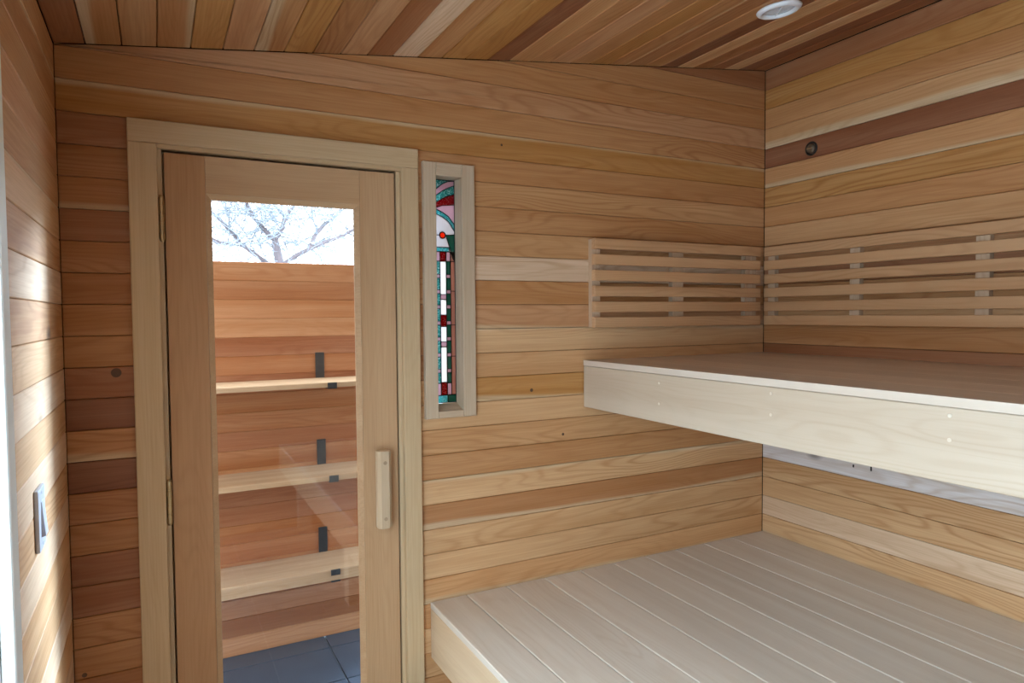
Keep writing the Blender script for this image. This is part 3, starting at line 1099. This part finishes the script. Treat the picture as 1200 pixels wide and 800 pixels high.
# unseen overhang above the passage, added to keep sky light off the fence
mb = MB().prism([(-1.9, zc(-1.9) + 0.16), (3.6, zc(3.6) + 0.16), (3.6, zc(3.6) + 0.24), (-1.9, zc(-1.9) + 0.24)], -3.05, -T1, Mc)
shade_overhang = struct('added_overhang', mb, M_SHADE_ROOF, 'unseen overhang added to shade the fence outside the door', 'roof overhang')
FX0, FX1 = -1.6, 1.15
fence = empty('screen_fence', (0.3, FY, 0.0), 'orange cedar board screen fence seen through the glass door', 'fence')
fp = 0.0833
MB().box(FX0 - 0.02, FX0 - 0.001, D + 0.172, FY - 0.001, 0.018, 1.77).build('light_block_panel', M_FENCE, fence, (0.42, 0.22, 0.1, 0.5))  # unseen end panel, added to cut side light on the fence
ftop = 1.770
fc = ['M', 'N', 'M', 'L', 'R', 'N', 'R', 'N', 'N', 'R', 'N', 'M', 'R', 'R', 'N', 'N', 'M', 'R', 'K', 'N', 'L']  # last rows lightened to stand in for hazy reflections in the door glass
for i in range(21):
    z1 = ftop - fp * i
    z0 = ftop - fp * (i + 1)
    if i == 20:
        z0 = 0.018
    z0 = max(z0, 0.018)
    if z1 - z0 < 0.01:
        continue
    c = tone(fc[i])
    plank('board', rect(0, FX1 - FX0, 0, z1 - z0), 0.018, 0.0025, frame((FX0, FY, z0), (1, 0, 0), (0, 0, 1)), M_FENCE, (c[0] * 0.85, c[1] * 0.68, c[2] * 0.66, 0.5), fence)
for x in (-1.55, -0.5, 0.45, 1.10):
    MB().box(x - 0.045, x + 0.045, FY + 0.019, FY + 0.109, 0.018, 1.75, 0.004).build('post', M_FENCE, fence, (0.35, 0.2, 0.1, 0.5), frame((x, FY, 0), (0, 0, 1), (1, 0, 0)))

for zt, th, lab in ((1.243, 0.022, 'topmost of the three outdoor shelves on the screen fence'), (0.838, 0.024, 'middle one of the three outdoor shelves on the screen fence'),
                    (0.424, 0.050, 'lowest and thickest of the three outdoor shelves on the screen fence')):
    sh = empty('wall_shelf', (0.4, FY, zt - th), lab, 'shelf', 'outdoor fence shelves')
    plank('shelf_board', rect(0, 1.85, 0, 0.246), th, 0.003, frame((-0.75, FY - 0.248, zt), (1, 0, 0), (0, 1, 0)), M_FENCE, (0.52, 0.33, 0.19, 0.5), sh)
    for x in (-0.42, 0.666):
        b2 = MB()
        b2.box(x - 0.020, x + 0.020, FY - 0.006, FY - 0.0005, zt + 0.0005, zt + 0.118, 0.001)
        b2.box(x - 0.020, x + 0.020, FY - 0.2545, FY - 0.2485, zt - 0.026, zt - 0.001, 0.001)
        b2.box(x - 0.020, x + 0.020, FY - 0.2545, FY - 0.0005, zt - th - 0.006, zt - th - 0.0005, 0.001)
        b2.build('bracket', M_BLACK, sh)

# ------------------------------------------------------------------ bare tree beyond the fence
tree = empty('bare_tree', (1.02, 6.5, -0.125), 'bare glare-greyed tree against the white sky above the fence', 'tree')
rt = random.Random(11)


def limb(pts, r0, r1):
    n = len(pts)
    return MB().tube(pts, [r0 + (r1 - r0) * i / (n - 1) for i in range(n)], 7)


limb([(1.04, 6.5, -0.12), (1.03, 6.52, 0.9), (1.01, 6.5, 2.02), (0.972, 6.5, 2.216)], 0.06, 0.034).build('trunk', M_BARK, tree)
mains = [
    [(0.972, 6.5, 2.216), (0.87, 6.55, 2.34), (0.80, 6.5, 2.41), (0.744, 6.45, 2.50), (0.66, 6.4, 2.75), (0.6, 6.4, 3.1)],
    [(0.972, 6.5, 2.216), (1.03, 6.45, 2.33), (1.07, 6.5, 2.44), (1.151, 6.55, 2.552), (1.20, 6.6, 2.8), (1.3, 6.6, 3.2)],
    [(1.01, 6.5, 1.95), (0.90, 6.6, 2.03), (0.70, 6.6, 2.18), (0.60, 6.55, 2.30), (0.483, 6.5, 2.41), (0.25, 6.4, 2.6)],
    [(1.01, 6.5, 1.98), (1.16, 6.4, 2.09), (1.35, 6.4, 2.19), (1.55, 6.45, 2.27), (1.71, 6.5, 2.36), (2.05, 6.5, 2.6)],
    [(1.262, 6.42, 2.15), (1.36, 6.6, 2.30), (1.47, 6.7, 2.42), (1.60, 6.7, 2.52), (1.72, 6.7, 2.75)],
    [(0.70, 6.6, 2.18), (0.52, 6.7, 2.20), (0.35, 6.7, 2.28), (0.15, 6.7, 2.32)],
]
for i, p in enumerate(mains):
    limb(p, 0.023, 0.012).build('branch', M_BARK, tree)
tw = MB()


def twig(p, d, ln, r, depth):
    pts = [p.copy()]
    for i in range(4):
        d = (d + Vector((rt.uniform(-1, 1), rt.uniform(-1, 1), rt.uniform(-0.6, 0.8))) * 0.35).normalized()
        p = p + d * ln / 4
        pts.append(p.copy())
        if depth > 0 and rt.random() < 0.75:
            twig(p.copy(), (d + Vector((rt.uniform(-1, 1), rt.uniform(-1, 1), rt.uniform(-0.7, 0.9))) * 0.9).normalized(), ln * 0.65, r * 0.7, depth - 1)
    tw.tube(pts, [r, r * 0.85, r * 0.7, r * 0.55, r * 0.35], 3)


for p in mains:
    for a, b in zip(p, p[1:]):
        a, b = Vector(a), Vector(b)
        for s in range(6):
            q = a.lerp(b, rt.random())
            d = Vector((rt.uniform(-1, 1), rt.uniform(-0.8, 0.8), rt.uniform(-0.5, 1))).normalized()
            twig(q, d, rt.uniform(0.25, 0.6), 0.008, 2)
tag(tw.build('twigs', M_TWIG, tree), kind='stuff')
bpy.context.view_layer.update()
